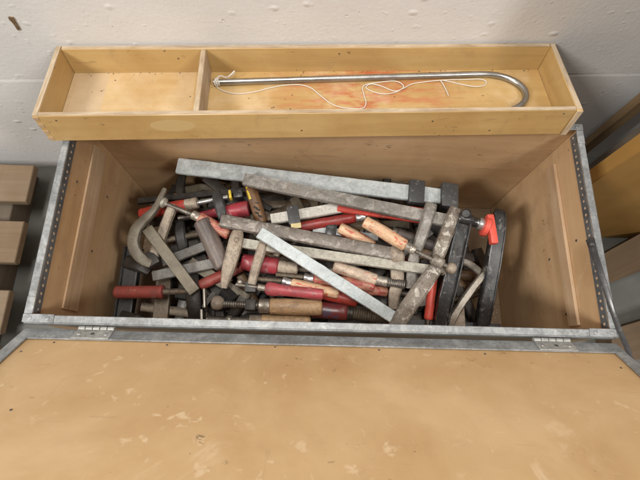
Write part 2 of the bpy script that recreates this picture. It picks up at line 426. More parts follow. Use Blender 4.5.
# ------------------------------------------------------------------ chest
chest = empty('tool_chest', V((0, DY / 2, 0)), 'open plywood tool chest with galvanised metal edges full of old clamps', 'tool chest')
T = .010
def cpart(name, mb, mat='chest_ply', **k): return part(chest, name, mb, mat, **k)
BZ = .012
E_ = .0012
cpart('front_panel', bx(-W2 + E_, W2 - E_, E_, T, BZ, RZ - .002))
cpart('back_panel', bx(-W2 + E_, W2 - E_, DY - T, DY - E_, BZ, RZ - .002))
for s in (-1, 1):
    x0, x1 = sorted((s * (W2 - E_), s * (W2 - T)))
    cpart('side_panel', bx(x0, x1, T + .0005, DY - T - .0005, BZ, RZ - .002), axis=V((0, 1, 0)))
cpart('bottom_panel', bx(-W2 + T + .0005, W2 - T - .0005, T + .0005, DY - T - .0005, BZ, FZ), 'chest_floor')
for y in (.05, .32):
    cpart('skid', bx(-.42, .42, y - .03, y + .03, 0, BZ - .001), 'board')
# battens the tray sits on when stowed
xi = W2 - T
for s in (-1, 1):
    b = MB()
    if s > 0: b.box(V((xi - .0032, .179, .324)), ID, (.006, .306, .028), .001)
    else: b.box(V((-xi + .0022, .186, .312)), ID, (.004, .308, .048), .0008)
    o = cpart('batten', b, 'batten', axis=V((0, 1, 0)))
# pale strips of old glue beside the left batten
g = MB().box(V((-xi + .0008, .19, .350)), ID, (.001, .30, .012), 0)
# edging: top flange + perforated inner flange along the sides
def edge(name, a, b, inward):
    X = (b - a).normalized(); n = inward
    mb = MB(); L = (b - a).length
    fr = (X, n, X.cross(n))
    if fr[2].z < 0: fr = (-X, n, (-X).cross(n))
    c = (a + b) / 2
    mb.box(c + n * .0055 + V((0, 0, .0005)), fr, (L, .0112, .0030), .0009)
    mb.box(c - n * .0006 + V((0, 0, -.0115)), fr, (L, .0020, .0240), .0007)
    return cpart(name, mb, 'galv', axis=X)
edge('metal_edging', V((-W2, 0, RZ)), V((W2, 0, RZ)), V((0, 1, 0)))
edge('metal_edging', V((-W2, DY, RZ)), V((W2, DY, RZ)), V((0, -1, 0)))
for s in (-1, 1):
    e = edge('metal_edging', V((s * W2, .0128, RZ)), V((s * W2, DY - .0128, RZ)), V((-s, 0, 0)))
    mb = MB().box(V((s * (xi - .0006), DY / 2, RZ - .0105)), ID, (.001, DY - .026 - .004, .0165), .0003)
    part(e, 'perforated_flange', mb, 'perf')
    # pale corner plates
    for y, sy in ((0, 1), (DY, -1)):
        cb = MB()
        cb.box(V((s * (W2 - .022), y + sy * .006, RZ + .0027)), ID, (.046, .0125, .0014), .0005)
        cb.box(V((s * (W2 - .0060), y + sy * .0255, RZ + .0027)), ID, (.0125, .026, .0014), .0005)
        for q in (.010, .036):
            cb.lathe(V((s * (W2 - q), y + sy * .006, RZ + .0030)), V((s * (W2 - q), y + sy * .006, RZ + .0048)), [(0, .0032), (.6, .003), (1, .0018)], 12)
        cpart('corner_bracket', cb, 'galv')
# nail heads on the right and left side panels
for (x, y, z) in ((xi, .17, .362), (xi, .16, .27), (-xi, .25, .365), (-xi, .15, .27), (-xi, .27, .25), (xi, .05, .30)):
    s = 1 if x > 0 else -1
    cpart('nail', MB().lathe(V((x - s * .0002, y, z)), V((x - s * .0012, y, z)), [(0, .0025), (1, .002)], 8), 'screw')

# lid, opened 125 degrees towards the viewer
LA = R(52)
HP = V((0, -.0098, RZ - .0078))
lx, ly, lz = V((1, 0, 0)), V((0, -math.cos(LA), math.sin(LA))), V((0, math.sin(LA), math.cos(LA)))
LD = DY
def lp(x, s, n=0): return HP + lx * x + ly * s + lz * n
lfr = (lx, ly, lz)
lid = part(chest, 'lid', MB().box(lp(0, LD / 2 + .006, -.007), lfr, (2 * W2 - .004, LD - .012, .010), .001), 'lid_ply', axis=lx)
le = MB()
le.box(lp(0, .0122, .0006), lfr, (2 * W2, .0240, .0024), .0006)
le.box(lp(0, .0010, -.0090), lfr, (2 * W2, .0018, .0165), .0006)
part(lid, 'lid_edging', le, 'galv', axis=lx)
for s in (-1, 1):
    le = MB()
    le.box(lp(s * (W2 - .0085), LD / 2 + .0125, .0006), lfr, (.0170, LD - .0225, .0024), .0006)
    le.box(lp(s * (W2 - .0006), LD / 2 + .0105, -.0090), lfr, (.0018, LD - .0185, .0165), .0006)
    part(lid, 'lid_edging', le, 'galv', axis=ly)
for px, py in ((54, 342.5), (21, 351.5), (167, 345), (275, 347), (379, 350), (485, 354), (621, 368), (11, 410)):
    d = ray(px, py); o0 = lp(0, 0, -.002)
    p = CAM + d * ((o0 - CAM).dot(lz) / d.dot(lz))
    part(lid, 'screw', MB().lathe(p - lz * .0005, p + lz * .0009, [(0, .0018), (.6, .0016), (1, .0008)], 10), 'screw')

def hinge(px0, px1):
    y0 = HP
    xa = (at(px0, 332, RZ)).x; xb = at(px1, 332, RZ).x
    c = (xa + xb) / 2; w = xb - xa
    h = part(chest, 'hinge', MB().box(lp(c, .0130, .0030), lfr, (w, .0230, .0022), .0006), 'hinge', axis=lx)
    kb = MB(); n = 5
    for k in range(n):
        a = lp(c - w / 2 + w * k / n + .0006, -.0010, .0035); b = lp(c - w / 2 + w * (k + 1) / n - .0006, -.0010, .0035)
        kb.lathe(a, b, [(0, .0034), (.04, .0038), (.96, .0038), (1, .0034)], 12)
        if k % 2 == 0: kb.box((a + b) / 2 + ly * .004 - lz * .0006, lfr, (w / n - .001, .008, .002), .0004)
        else: kb.box((a + b) / 2 - V((0, -.0005, .008)), ID, (w / n - .001, .002, .014), .0004)
    part(h, 'knuckle', kb, 'hinge', axis=lx)
    for k in (-.36, 0, .36):
        p = lp(c + k * w, .0140, .0042)
        part(h, 'screw', MB().lathe(p - lz * .0004, p + lz * .0010, [(0, .0030), (.5, .0028), (1, .0015)], 12), 'screw' if k == 0 else 'silver')
hinge(76, 113); hinge(534, 571)

# strap that holds the lid
def smooth_path(pts, n=8):
    out = []
    P = [pts[0] * 2 - pts[1]] + pts + [pts[-1] * 2 - pts[-2]]
    for i in range(1, len(P) - 2):
        for k in range(n):
            t = k / n; a, b, c, d = P[i - 1:i + 3]
            out.append(.5 * ((2 * b) + (c - a) * t + (2 * a - 5 * b + 4 * c - d) * t * t + (3 * b - a - 3 * c + d) * t ** 3))
    out.append(pts[-1]); return out
sp = [at(589.5, 239, RZ - .002), at(593, 250, RZ + .004), at(599, 268, RZ + .010), at(606, 290, RZ + .009), at(615, 318, RZ + .006), at(626, 345, RZ + .012), at(641, 374, RZ + .03), lp(W2 + .006, .17, .0), lp(W2 + .006, .2, .0)]
sp = smooth_path(sp, 8)
sm = MB()
sm.loft([(p, .0118 - .0045 * min(1, i / 34), .0020) for i, p in enumerate(sp)], up=V((-.75, 0, .66)))
so = cpart('stay_strap', sm, 'strap')
wp = at(591.5, 244, RZ + .0035)
part(so, 'screw', MB().lathe(wp, wp + V((-.002, 0, .0035)), [(0, .0048), (.5, .0046), (.8, .003), (1, .0015)], 14), 'slate')

# ------------------------------------------------------------------ tray
tray = empty('tool_tray', V((-.0259, .3208, .4215)), 'long shallow wooden tray with one divider lying across the back rim of the chest', 'tray', rot=Euler((R(-10.6), R(.15), R(3.22))))
TM = wm(tray)
TL, TD, TH, TT = .8755, .1612, .0571, .009
def tp(name, mb, mat='tray', **k): return part(tray, name, mb, mat, local=True, **k)
tp('front_panel', bx(-TL / 2 + .0002, TL / 2 - TT, 0, TT, 0, TH, .001), 'tray_front', origin=V((0, 0, 0)))
tp('back_panel', bx(-TL / 2 + TT, TL / 2 - TT, TD - TT, TD, 0, TH, .001), origin=V((0, 0, 0)))
tp('end_panel', bx(-TL / 2, -TL / 2 + TT - .0003, TT + .0003, TD, 0, TH, .001), axis=V((0, 1, 0)))
e = tp('end_panel', bx(TL / 2 - TT + .0003, TL / 2 + .0015, -.0015, TD, 0, TH + .0005, .0012), axis=V((0, 1, 0)))
tp('bottom_panel', bx(-TL / 2 + TT + .0004, TL / 2 - TT - .0004, TT + .0004, TD - TT - .0004, .001, .007, 0), 'tray_floor', origin=V((0, 0, 0)))
tp('divider', bx(-.1915, -.1825, TT + .0004, TD - TT - .0004, .0072, TH - .001, .001), 'ply_edge', axis=V((0, 1, 0)))
# raw plywood edge on top of the boards, and the finger joints' end grain
cap = MB()
for (x0, x1, y0, y1) in ((-TL / 2 + .001, TL / 2 - TT - .001, .0008, TT - .0008), (-TL / 2 + TT + .001, TL / 2 - TT - .001, TD - TT + .0008, TD - .0008)):
    cap.box(V(((x0 + x1) / 2, (y0 + y1) / 2, TH + .0002)), ID, (x1 - x0, y1 - y0, .0012), .0004)
tp('top_edge', cap, 'ply_edge', origin=V((0, 0, TH)))
for s in (-1, 1):
    cap = MB(); cap.box(V((s * (TL / 2 - TT / 2) + (.0007 if s > 0 else 0), TD / 2, TH + .0006)), ID, (TT - .001, TD - .004 , .0014), .0004)
    tp('top_edge', cap, 'ply_edge', axis=V((0, 1, 0)))
fj = MB()
for k in range(4):
    fj.box(V((-TL / 2 + .0045, -.0003, .007 + k * .015)), ID, (.0085, .0010, .0065), .0002)
tp('finger_joint', fj, 'batten')
ec = MB(); ec.box(V((TL / 2 - TT / 2 + .001, -.0017, TH / 2)), ID, (TT + .0005, .0012, TH - .001), .0003)
tp('end_grain', ec, 'ply_edge', axis=V((0, 0, 1)))

for (x, z) in ((-.405, .048), (.196, .036), (.30, .012), (-.02, .018), (.41, .05)):
    tp('nail', MB().lathe(V((x, .0004, z)), V((x, -.0006, z)), [(0, .0016), (1, .0012)], 8), 'screw')
for (x, z) in ((-.235, .037), (.05, .045)):
    tp('nail', MB().lathe(V((x, TD - TT + .0004, z)), V((x, TD - TT - .0006, z)), [(0, .0017), (1, .0012)], 8), 'screw')
def tw(x, y, z): return TM @ V((x, y, z))
def ontray(px, py, z):
    o0 = tw(0, 0, z); n = (TM.to_3x3() @ V((0, 0, 1))).normalized(); d = ray(px, py)
    return CAM + d * ((o0 - CAM).dot(n) / d.dot(n))
TN = (TM.to_3x3() @ V((0, 0, 1))).normalized()
cr = MB()
for q in range(70):
    x = random.uniform(-.42, .42); y = random.choice((random.gauss(TD - TT - .004, .003), random.uniform(TT + .004, TD - TT - .004)))
    y = min(max(y, TT + .002), TD - TT - .002)
    c = tw(x, y, .0071); r_ = random.uniform(.0004, .0012); a0 = random.uniform(0, 6)
    cr.prism([c + V((math.cos(a0 + 2.1 * i_) * r_ * 1.5, math.sin(a0 + 2.1 * i_) * r_, 0)) for i_ in range(3)], V((0, 0, r_ * .6)))
co = part(None, 'crumbs', cr, 'dark_steel', smooth=0); tag(co, 'dark crumbs of dirt lying on the tray floor', 'crumbs', kind='stuff')
# bent tube
pr = .0056; pz = .0072 + pr
pts = [tw(-.175 + .01 * k * 5.0, .1190 + .0150 * (k * .05 / .468), pz) for k in range(0, 10)]
cx, cy, br = .316, .0870, .0475
pts += [tw(.294, .1342, pz)]
for k in range(0, 19):
    a = R(88 - k * 10)
    pts.append(tw(cx + (br + .022) * math.cos(a), cy + br * math.sin(a), pz))
pts += [tw(cx - .05, cy - br - .001, pz), tw(cx - .09, cy - br - .002, pz)]
pm = MB(); pm.tube(pts, pr, 16)
tube = part(None, 'bent_steel_tube', pm, 'chrome', axis=pts[5] - pts[0]); tag(tube, 'bright steel tube with a U shaped bend lying in the wooden tray', 'tube')
# string
sz = .0072 + .0013
ps = [(213, 81), (216, 86), (222, 90.5), (232, 93.2), (243, 93.5), (256, 91.5), (272, 87.5), (285, 85.2), (300, 84.8), (311, 88), (321, 96), (330, 103), (340, 107), (352, 108.5), (363, 108), (366, 103), (364, 95), (362.5, 88), (366, 84.5), (378, 82.5), (394, 81), (402, 84), (403, 88), (396, 92), (385, 94), (374, 92), (366, 87.5), (371, 84), (381, 86), (394, 91), (402, 89), (412, 84), (425, 81.8), (438, 80.5), (450, 79.8), (466, 79.5), (480, 79.2), (486, 81.5), (484, 85.5), (474, 86.5), (460, 84), (449, 81.5), (441, 80.4), (443, 84), (446, 90), (448.5, 95.5)]
sw = [ontray(x, y, sz + .0016 * (i > 18) * (i % 3 == 0)) for i, (x, y) in enumerate(ps)]
sb = MB(); sb.tube(smooth_path(sw, 6), .00085, 7)
st = part(None, 'cotton_string', sb, 'string'); tag(st, 'thin white cotton string tied to the steel tube and looped over the tray floor', 'string')
kn = MB()
a, b = pts[0], pts[1]; dx = (b - a).normalized()
for k in range(3):
    c = a + dx * (.0035 + .0028 * k); X, Y, Z = frame(dx)
    ringp = [c + (Y * math.cos(t) + Z * math.sin(t)) * (pr + .0009) + dx * .001 * math.sin(t * 2 + k) for t in [2 * math.pi * i / 16 for i in range(17)]]
    kn.tube(ringp, .0013, 6)
tail = [a + dx * .004 + TN * .006, ontray(220, 76, pz + .006), ontray(226, 77.5, pz + .004), ontray(230, 75.5, pz + .008), ontray(234.5, 71, pz + .012), ontray(233, 74, pz + .008), ontray(228, 77, pz + .006)]
kn.tube(smooth_path(tail, 5), [.0012] * 31, 6)
part(st, 'knot', kn, 'string')

# ------------------------------------------------------------------ pallet (left) and boards (right)
pal = empty('wooden_pallet', V((-.85, .25, 0)), 'pallet of plain brown deck boards standing on the concrete left of the chest', 'pallet')
PZ = .10
def deck(y0, y1, xr, zt=PZ):
    m = bx(-1.25, xr, y0, y1, zt - .02, zt, .002)
    part(pal, 'deck_board', m, 'pallet', axis=V((1, 0, 0)))
for (pt, pb) in (((33, 165), (27, 202)), ((21.5, 221), (17.5, 263)), ((7, 290), (2.5, 334)), ((-6, 345), (-14, 400))):
    a, b = at(*pt, PZ), at(*pb, PZ)
    deck(b.y, a.y, (a.x + b.x) / 2)
for x in (-1.2, -.80):
    part(pal, 'stringer', bx(x, x + .05, -.2, .42, .0, PZ - .0305, .002), 'grey_board', axis=V((0, 1, 0)))

def upright(name, label, pa, pb, y, depth, w, mat, top=.95, zb=0.001, tilt=0):
    """board standing on the floor; its left front vertical edge runs through pixels pa, pb at depth y"""
    q = aty(*pa, y); x = (q.x + aty(*pb, y).x) / 2
    m = bx(x, x + w, y, y + depth, zb, top, .0015)
    o = part(None, name, m, mat, axis=V((0, 0, 1)))
    return tag(o, label, 'board', 'boards standing right of the chest')
print('upr', [aty(*q, .47) for q in ((588, 145), (640, 98))], [aty(*q, .40) for q in ((600, 165), (640, 128))], [aty(*q, .25) for q in ((597, 185), (640, 140))], at(600, 222, 0), at(640, 212, 0), at(605, 245, 0))
upright('wooden_post', 'narrow light brown board standing upright against the wall right of the chest', (590, 145), (640, 100), .470, .020, .024, 'board')
upright('weathered_board', 'greyish weathered board standing between the narrow board and the orange board', (602, 166), (640, 131), .405, .018, .20, 'grey_board')
upright('orange_board', 'wide orange varnished board standing on the floor right of the chest', (599, 186), (640, 142), .30, .03, .5, 'orange_board')

def plank(name, label, pxs, z, t, mat):
    ps = [at(x, y, z) for x, y in pxs]
    o = part(None, name, MB().prism([p - V((0, 0, t)) for p in ps], V((0, 0, t))), mat, axis=ps[1] - ps[0]); tag(o, label, 'board', 'boards standing right of the chest'); return o
plank('plank', 'brown plank lying on the floor in front of the orange board', ((585, 264), (720, 190), (740, 232), (592, 290)), .06, .058, 'plank')
plank('plank', 'brown plank lying on the floor beside the lid strap', ((610, 330), (700, 303), (720, 350), (615, 362)), .06, .058, 'plank')
# ------------------------------------------------------------------ clamps
def prof_barrel(r, n=14, e=.86, bulge=.06):
    out = [(0, r * .55), (.012, r * e)]
    for i in range(n + 1):
        t = .04 + .9 * i / n
        out.append((t, r * (1 - bulge + bulge * math.sin(math.pi * t)) * (1 if t < .9 else 1)))
    out += [(.97, r * .90), (.99, r * .70), (1, r * .35)]
    return out
def prof_thread(L, r, pitch=.0028, depth=.22):
    n = max(3, int(L / pitch)); out = [(0, r * .8)]
    for i in range(n):
        out += [((i + .2) / n, r * (1 - depth)), ((i + .5) / n, r), ((i + .7) / n, r)]
    return out + [(1, r * .8)]

def resample(pts, n=4):
    cs = smooth_path([p[0] for p in pts], n); out = []
    for i, c in enumerate(cs):
        k = min(i // n, len(pts) - 2); f = (i - k * n) / n
        out.append((c, pts[k][1] * (1 - f) + pts[k + 1][1] * f, pts[k][2] * (1 - f) + pts[k + 1][2] * f))
    return out
SC = 1.05
class Clamp:
    def __init__(s, name, label, px, z, cat='clamp', group='clamps piled in the chest'):
        p = at(px[0], px[1], z); s.root = empty(name, p, label, cat, group); s.h = None; s.sp = None
    def bar(s, a, b, w, t=.009, mat='galv_bar', name='bar', sec=None):
        A, B = at(*a), at(*b); w *= SC; t *= SC
        NS = max(6, int((B - A).length / .012))
        m = MB().loft([(A, w * .94, t * .9)] + [(A.lerp(B, .006 + .988 * i / NS), w, t) for i in range(NS + 1)] + [(B, w * .94, t * .9)], sec=sec or [(-.5, -.3), (-.46, -.5), (.46, -.5), (.5, -.3), (.5, .3), (.46, .5), (-.46, .5), (-.5, .3)])
        s.a, s.b = A, B
        return part(s.root, name, m, mat, axis=B - A)
    def collar(s, t, L, w, h, mat, name='sliding_jaw', arm=None, armw=(.022, .014), bev=.003, off=0):
        """block round the bar at fraction t, with an arm reaching down below the pile"""
        p = s.a.lerp(s.b, t); X, Y, Z = frame(s.b - s.a)
        m = MB().box(p + Y * off, (X, Y, Z), (L, w, h), bev, 2)
        if arm is not None:
            m.loft([(p + Y * off, L * .85, armw[0]), (p + Y * off + arm * .5, L * .7, armw[0]), (p + Y * off + arm, L * .45, armw[1])], up=X.cross(arm) if arm.length else Z)
        return part(s.root, name, m, mat, axis=X)
    def arm(s, st, mat, name='jaw', sec=None, extra=None, thick=.014):
        pts = [(at(*p[:3]), p[3] * SC, (p[4] if len(p) > 4 else thick) * SC) for p in st]
        pts = resample(pts)
        m = MB().loft(pts, sec=sec)
        if extra: extra(m)
        return part(s.root, name, m, mat, axis=pts[-1][0] - pts[0][0])
    def handle(s, a, b, r, mat, prof=None, ferrule=None, fmat='ferrule', fr=None, spindle=None, sr=.0055, smat='thread', pad=None, pmat='ferrule', padr=.011, seg=14, pitch=.0028, flat=1.0):
        A, B = at(*a), at(*b); r *= SC; sr *= SC; padr *= SC
        s.h = part(s.root, 'handle', MB().lathe(A, B, prof(r) if prof else prof_barrel(r), seg, flat), mat, axis=B - A, smooth=50)
        if ferrule:
            f0 = at(*ferrule[0]); f1 = at(*ferrule[1]); q = fr * SC if fr else r * .86
            part(s.h, 'ferrule', MB().lathe(f0, f1, [(0, q * .9), (.04, q), (.45, q), (.5, q * .95), (.55, q), (.95, q), (1, q * .85)], 14), fmat, axis=f1 - f0)
        if spindle:
            a_, b_ = at(*spindle[0]), at(*spindle[1])
            sp = part(s.root, 'spindle', MB().lathe(a_, b_, prof_thread((b_ - a_).length, sr, pitch), 12), smat, axis=b_ - a_, smooth=60)
            if pad:
                c = at(*pad); d = (c - a_).normalized() if (c - a_).length > 1e-4 else V((1, 0, 0))
                part(sp, 'pad', MB().lathe(c - d * padr * .8, c + d * padr * .9, [(0, padr * .45), (.12, padr * .75), (.4, padr), (.75, padr * .95), (.9, padr * .75), (1, padr * .4)] if abs(padr - .01035 * SC) > 1e-5 else [(0, padr * .3), (.2, padr * .5), (.34, padr * .95), (.42, padr), (.62, padr), (.68, padr * .9), (.7, padr * .2), (1, padr * .1)], 14), pmat, axis=d)
        return s.h
    def lump(s, px, size, mat, name, axis=None, bev=.002, parent=None):
        p = at(*px); X, Y, Z = frame(axis if axis is not None else V((1, 0, 0)))
        return part(parent or s.root, name, MB().box(p, (X, Y, Z), size, bev, 2), mat, axis=X)
    def ball(s, px, r, mat, name, parent=None, flat=1.0):
        p = at(*px); m = MB(); b = bmesh.new(); bmesh.ops.create_uvsphere(b, u_segments=16, v_segments=10, radius=r)
        m.add(b, Matrix.Translation(p) @ Matrix.Diagonal((1, 1, flat, 1)))
        return part(parent or s.root, name, m, mat, smooth=60)
FB = [(-.5, -.4), (-.45, -.5), (.45, -.5), (.5, -.4), (.5, .40), (.44, .5), (.36, .5), (.33, .43), (-.33, .43), (-.36, .5), (-.44, .5), (-.5, .40)]
RB = [(-.5, -.2), (-.42, -.42), (-.25, -.5), (.25, -.5), (.42, -.42), (.5, -.2), (.5, .2), (.42, .42), (.25, .5), (-.25, .5), (-.42, .42), (-.5, .2)]

# --- long galvanised bar at the back
k = Clamp('bar_clamp', 'longest bright galvanised flat bar clamp with two black jaws lying along the back wall', (315, 182), .258)
k.bar((177.5, 166, .266), (452, 198, .258), .0325, .009, 'galv_bar')
k.collar(.866, .032, .050, .030, 'black_dusty', 'sliding_jaw', V((0, -.012, -.075)))
k.collar(.985, .034, .052, .032, 'black_dusty', 'fixed_jaw', V((0, -.012, -.085)))
# --- red bar squeezed between
k = Clamp('bar_clamp', 'red painted bar clamp with dark red handle squeezed under the long grey bar', (385, 210), .268)
k.bar((338, 204, .268), (431, 217, .266), .031, .007, 'red')
k.handle((300, 227, .250), (356, 217.5, .254), .0105, 'red_dark', ferrule=((355, 217.6, .254), (365, 216, .254)), fmat='silver', fr=.0095, spindle=((364, 216, .253), (396, 211, .250)))
# --- grey worn bar clamp, upper
k = Clamp('bar_clamp', 'long worn grey bar clamp with two grey jaws and red flecked wooden handle on top', (345, 200), .28)
k.bar((244, 179.5, .286), (450, 221.5, .280), .0245, .011, 'grey_worn')
k.arm([(431, 205, .281, .021, .016), (428, 215, .284, .023, .024), (424, 228, .284, .021, .018), (418, 245, .278, .020, .016), (413, 262, .262, .020, .014), (410, 288, .245, .017, .012)], 'grey_worn', 'sliding_jaw')
k.arm([(455, 210, .281, .022, .018), (452, 219, .284, .026, .024), (446, 234, .285, .024, .02), (440, 250, .285, .023, .02), (435.5, 264, .282, .020, .016)], 'flaky', 'fixed_jaw', extra=lambda m: m.lathe(at(432, 258, .290), at(443, 264.5, .287), [(0, .008), (.1, .0105), (.9, .0105), (1, .008)], 14))
k.handle((364, 221, .306), (406, 246, .300), .0118, 'h_wood_red', ferrule=((405, 245.4, .300), (415, 251, .298)), fr=.0085, spindle=((414, 250.5, .2985), (449, 267, .288)), sr=.0045, smat='thread', pad=(451, 268, .287), pmat='tan_cast', padr=.0105)
k.ball((411, 247.2, .3085), .0024, 'silver', 'rivet', k.h)
# --- brown stained bar
k = Clamp('bar_clamp', 'dark brown stained bar clamp with pale spots, its wooden handle lying under the beige bar', (310, 237), .27)
k.bar((221, 220.5, .273), (397, 255, .270), .0255, .014, 'brown_worn', sec=RB)
k.arm([(397, 248, .270, .024, .018), (397, 257, .270, .026, .02), (397, 268, .252, .024, .014), (397, 283, .247, .024, .014), (394, 296, .240, .020, .013), (393, 308, .23, .017, .012)], 'tan_cast', 'fixed_jaw')
k.handle((333, 266, .248), (377, 280, .246), .0118, 'h_wood_pale', ferrule=((376, 279.6, .246), (388, 282.3, .247)), fr=.0095, spindle=((386, 282, .2475), (405, 285, .252)), sr=.0095, smat='thread', pitch=.0035)
# --- beige bar clamp with two tan jaws
k = Clamp('bar_clamp', 'beige bar clamp with two riveted tan cast jaws and a pinkish red handle', (330, 255), .265)
k.bar((240, 243, .262), (429, 270, .270), .0185, .009, 'galv_old')
rv = lambda m: m.lathe(at(236.5, 240, .278), at(236.5, 239.8, .2825), [(0, .0052), (.6, .0052), (1, .0035)], 14)
k.arm([(238, 232.5, .268, .020, .016), (236.5, 240, .270, .0255, .018), (232.5, 255, .264, .0245, .018), (228.5, 270, .258, .0225, .017), (225.5, 281, .252, .016, .014), (224.5, 288, .248, .010, .010)], 'tan_cast', 'fixed_jaw', extra=rv)
k.arm([(264.5, 240, .262, .014, .014), (261, 252, .262, .0185, .016), (256, 268, .257, .0165, .015), (252, 284, .25, .0155, .014)], 'tan_cast', 'sliding_jaw')
k.lump((251, 287.5, .246), (.021, .020, .018), 'slate', 'spindle_block')
k.handle((265, 288.3, .256), (323.5, 294.8, .256), .0125, 'magenta', prof=lambda r: [(0, r * .5), (.02, r * .8), (.06, r), (.16, r * 1.02), (.26, r * .88), (.45, r * .78), (.75, r * .80), (.93, r * .84), (.985, r * .82), (1, r * .6)], ferrule=((258, 287.4, .255), (266, 288.3, .256)), fr=.006, spindle=((236, 284.5, .247), (259, 287.5, .254)), sr=.0045, pad=(240, 282, .250), padr=.006, pmat='ferrule')
# --- light galvanised diagonal bar
k = Clamp('bar_clamp', 'bright galvanised bar clamp lying diagonally with a jaw in flaking pale paint', (328, 275), .275)
k.bar((259.5, 232.5, .292), (399, 321, .262), .0225, .007, 'galv_bar')
def boss(m): m.loft([(at(436, 266, .276), .02, .018), (at(444, 271, .272), .016, .014), (at(450, 268, .268), .009, .010)])
k.arm([(440, 262, .272, .020, .016), (432, 273, .276, .026, .018), (420, 290, .276, .0285, .02), (408, 307, .272, .0285, .02), (399, 321, .266, .027, .02), (393, 330, .258, .024, .018)], 'flaky', 'fixed_jaw', extra=boss)
# --- big wooden handle in front
k = Clamp('screw_clamp', 'dark iron clamp with the thickest plain wooden handle, near the front rim', (260, 305), .235)
k.handle((269.5, 306, .238), (322.5, 307.6, .238), .0158, 'h_wood', ferrule=((259, 305.5, .238), (270, 306, .238)), fr=.0132, spindle=((223, 304, .238), (260, 305.5, .238)), sr=.0068, pad=(218, 303, .238), pmat='tan_cast', padr=.0135, smat='thread', pitch=.0042, seg=10)
k.lump((251, 305.2, .238), (.021, .0215, .020), 'dark_steel', 'nut', bev=.003)
k.arm([(208.5, 300, .240, .034, .008), (208, 300, .215, .030, .010), (208, 300, .175, .02, .012)], 'dark_steel', 'fixed_jaw')
k.lump((205.5, 299, .241), (.004, .036, .026), 'ferrule', 'jaw_plate', axis=V((1, .12, 0)), bev=.0008)
k.arm([(230, 292, .236, .03, .016), (224, 301, .215, .03, .016), (216, 306, .17, .025, .014)], 'slate', 'jaw_block')
k.bar((196, 306, .168), (330, 312, .168), .022, .010, 'dark_steel')
k = Clamp('screw_clamp', 'clamp with a thin wooden handle half hidden behind the front rim', (280, 321), .215)
k.handle((261, 320.5, .216), (311, 321.8, .216), .0125, 'h_wood', ferrule=((249.5, 320.3, .216), (262, 320.6, .216)), fr=.0105, fmat='tan_cast', spindle=((207, 319, .216), (250, 320.3, .216)), sr=.0062, pad=(229, 319.6, .216), padr=.008)
k.lump((203, 317, .217), (.0045, .026, .03), 'ferrule', 'jaw_plate', axis=V((1, .1, 0)), bev=.0008)
k.bar((200, 326, .165), (320, 330, .165), .022, .010, 'dark_steel')
# --- handles in the middle
k = Clamp('screw_clamp', 'clamp with a slim light wooden handle marked with red scribbles above the pinkish red handle', (310, 287), .245)
k.handle((291, 283.2, .247), (339, 294, .247), .0102, 'h_wood_red', ferrule=((282.5, 281.2, .247), (291.5, 283.3, .247)), fmat='silver', fr=.0078, spindle=((254, 278.5, .243), (283, 281.3, .247)), sr=.005, smat='thread_rust')
k.bar((250, 276, .20), (350, 292, .20), .02, .009, 'dark_steel')
k = Clamp('screw_clamp', 'clamp with a faded reddish wooden handle crossing under the bright diagonal bar', (340, 282), .24)
k.handle((313, 278.5, .240), (375, 286.5, .238), .0115, 'h_red_wood', ferrule=((304, 277.3, .240), (313.5, 278.6, .240)), fmat='silver', fr=.0088, spindle=((276, 274.5, .238), (305, 277.4, .240)), sr=.005, smat='thread_rust')
k.bar((270, 268, .195), (390, 284, .195), .02, .009, 'dark_steel')
k = Clamp('screw_clamp', 'clamp with a bluish stained dark red handle and thick rusty thread by the front rim', (350, 313), .225)
k.handle((312, 309, .222), (348, 312.5, .224), .0158, 'bluered', ferrule=((346.5, 312.4, .224), (352, 313, .224)), fr=.0135, fmat='dark_steel', spindle=((350, 313, .222), (396, 319.5, .220)), sr=.0115, smat='thread_rust', pitch=.0045)
k.bar((330, 320, .165), (420, 326, .165), .022, .010, 'dark_steel')
k = Clamp('screw_clamp', 'clamp with a crimson red handle and brown ferrule seen between the tan jaws', (262, 265), .235)
k.handle((242, 262, .232), (279, 266.5, .234), .0165, 'crimson', ferrule=((278, 266.4, .234), (298, 268.6, .234)), fmat='tan_cast', fr=.0125, spindle=((297, 268.5, .233), (330, 272, .23)), sr=.006, smat='thread_rust', pad=(333, 272, .23), padr=.01)
k.bar((240, 255, .18), (340, 268, .18), .022, .01, 'dark_steel')
k = Clamp('screw_clamp', 'clamp with a shiny bright red handle tucked under the lower end of the diagonal bar', (345, 297), .235)
k.handle((322, 293, .230), (358, 301, .230), .0125, 'red', spindle=((357, 300.8, .23), (385, 306, .23)), sr=.005)
k.bar((310, 284, .185), (392, 302, .185), .02, .009, 'dark_steel')
# --- upper left row
k = Clamp('screw_clamp', 'clamp with orange red handle, bright screw and yellow tipped pad at the back left', (190, 204), .24)
k.handle((140, 214.5, .222), (187, 204.5, .236), .0118, 'red', ferrule=((185.5, 205, .236), (198, 202.5, .238)), fmat='tan_cast', fr=.0112, spindle=((197, 202.8, .238), (228, 196.6, .243)), sr=.0052, smat='silver')
k.arm([(216.5, 193, .245, .017, .012), (218.5, 200, .249, .020, .014), (220.5, 208, .248, .0195, .014), (223, 220, .24, .017, .012)], 'slate', 'sliding_jaw')
k.lump((230.5, 195.5, .244), (.0055, .018, .018), 'yellow', 'yellow_tip', axis=V((1, .2, 0)))
k.lump((238.5, 194.5, .242), (.020, .020, .020), 'black', 'pad_block', axis=V((1, .2, 0)), bev=.004)
k.bar((138, 201.5, .20), (246, 190.5, .205), .012, .010, 'dark_steel')
k = Clamp('screw_clamp', 'clamp with a tapered crimson handle that widens to a blunt end below the yellow tip', (225, 212), .23)
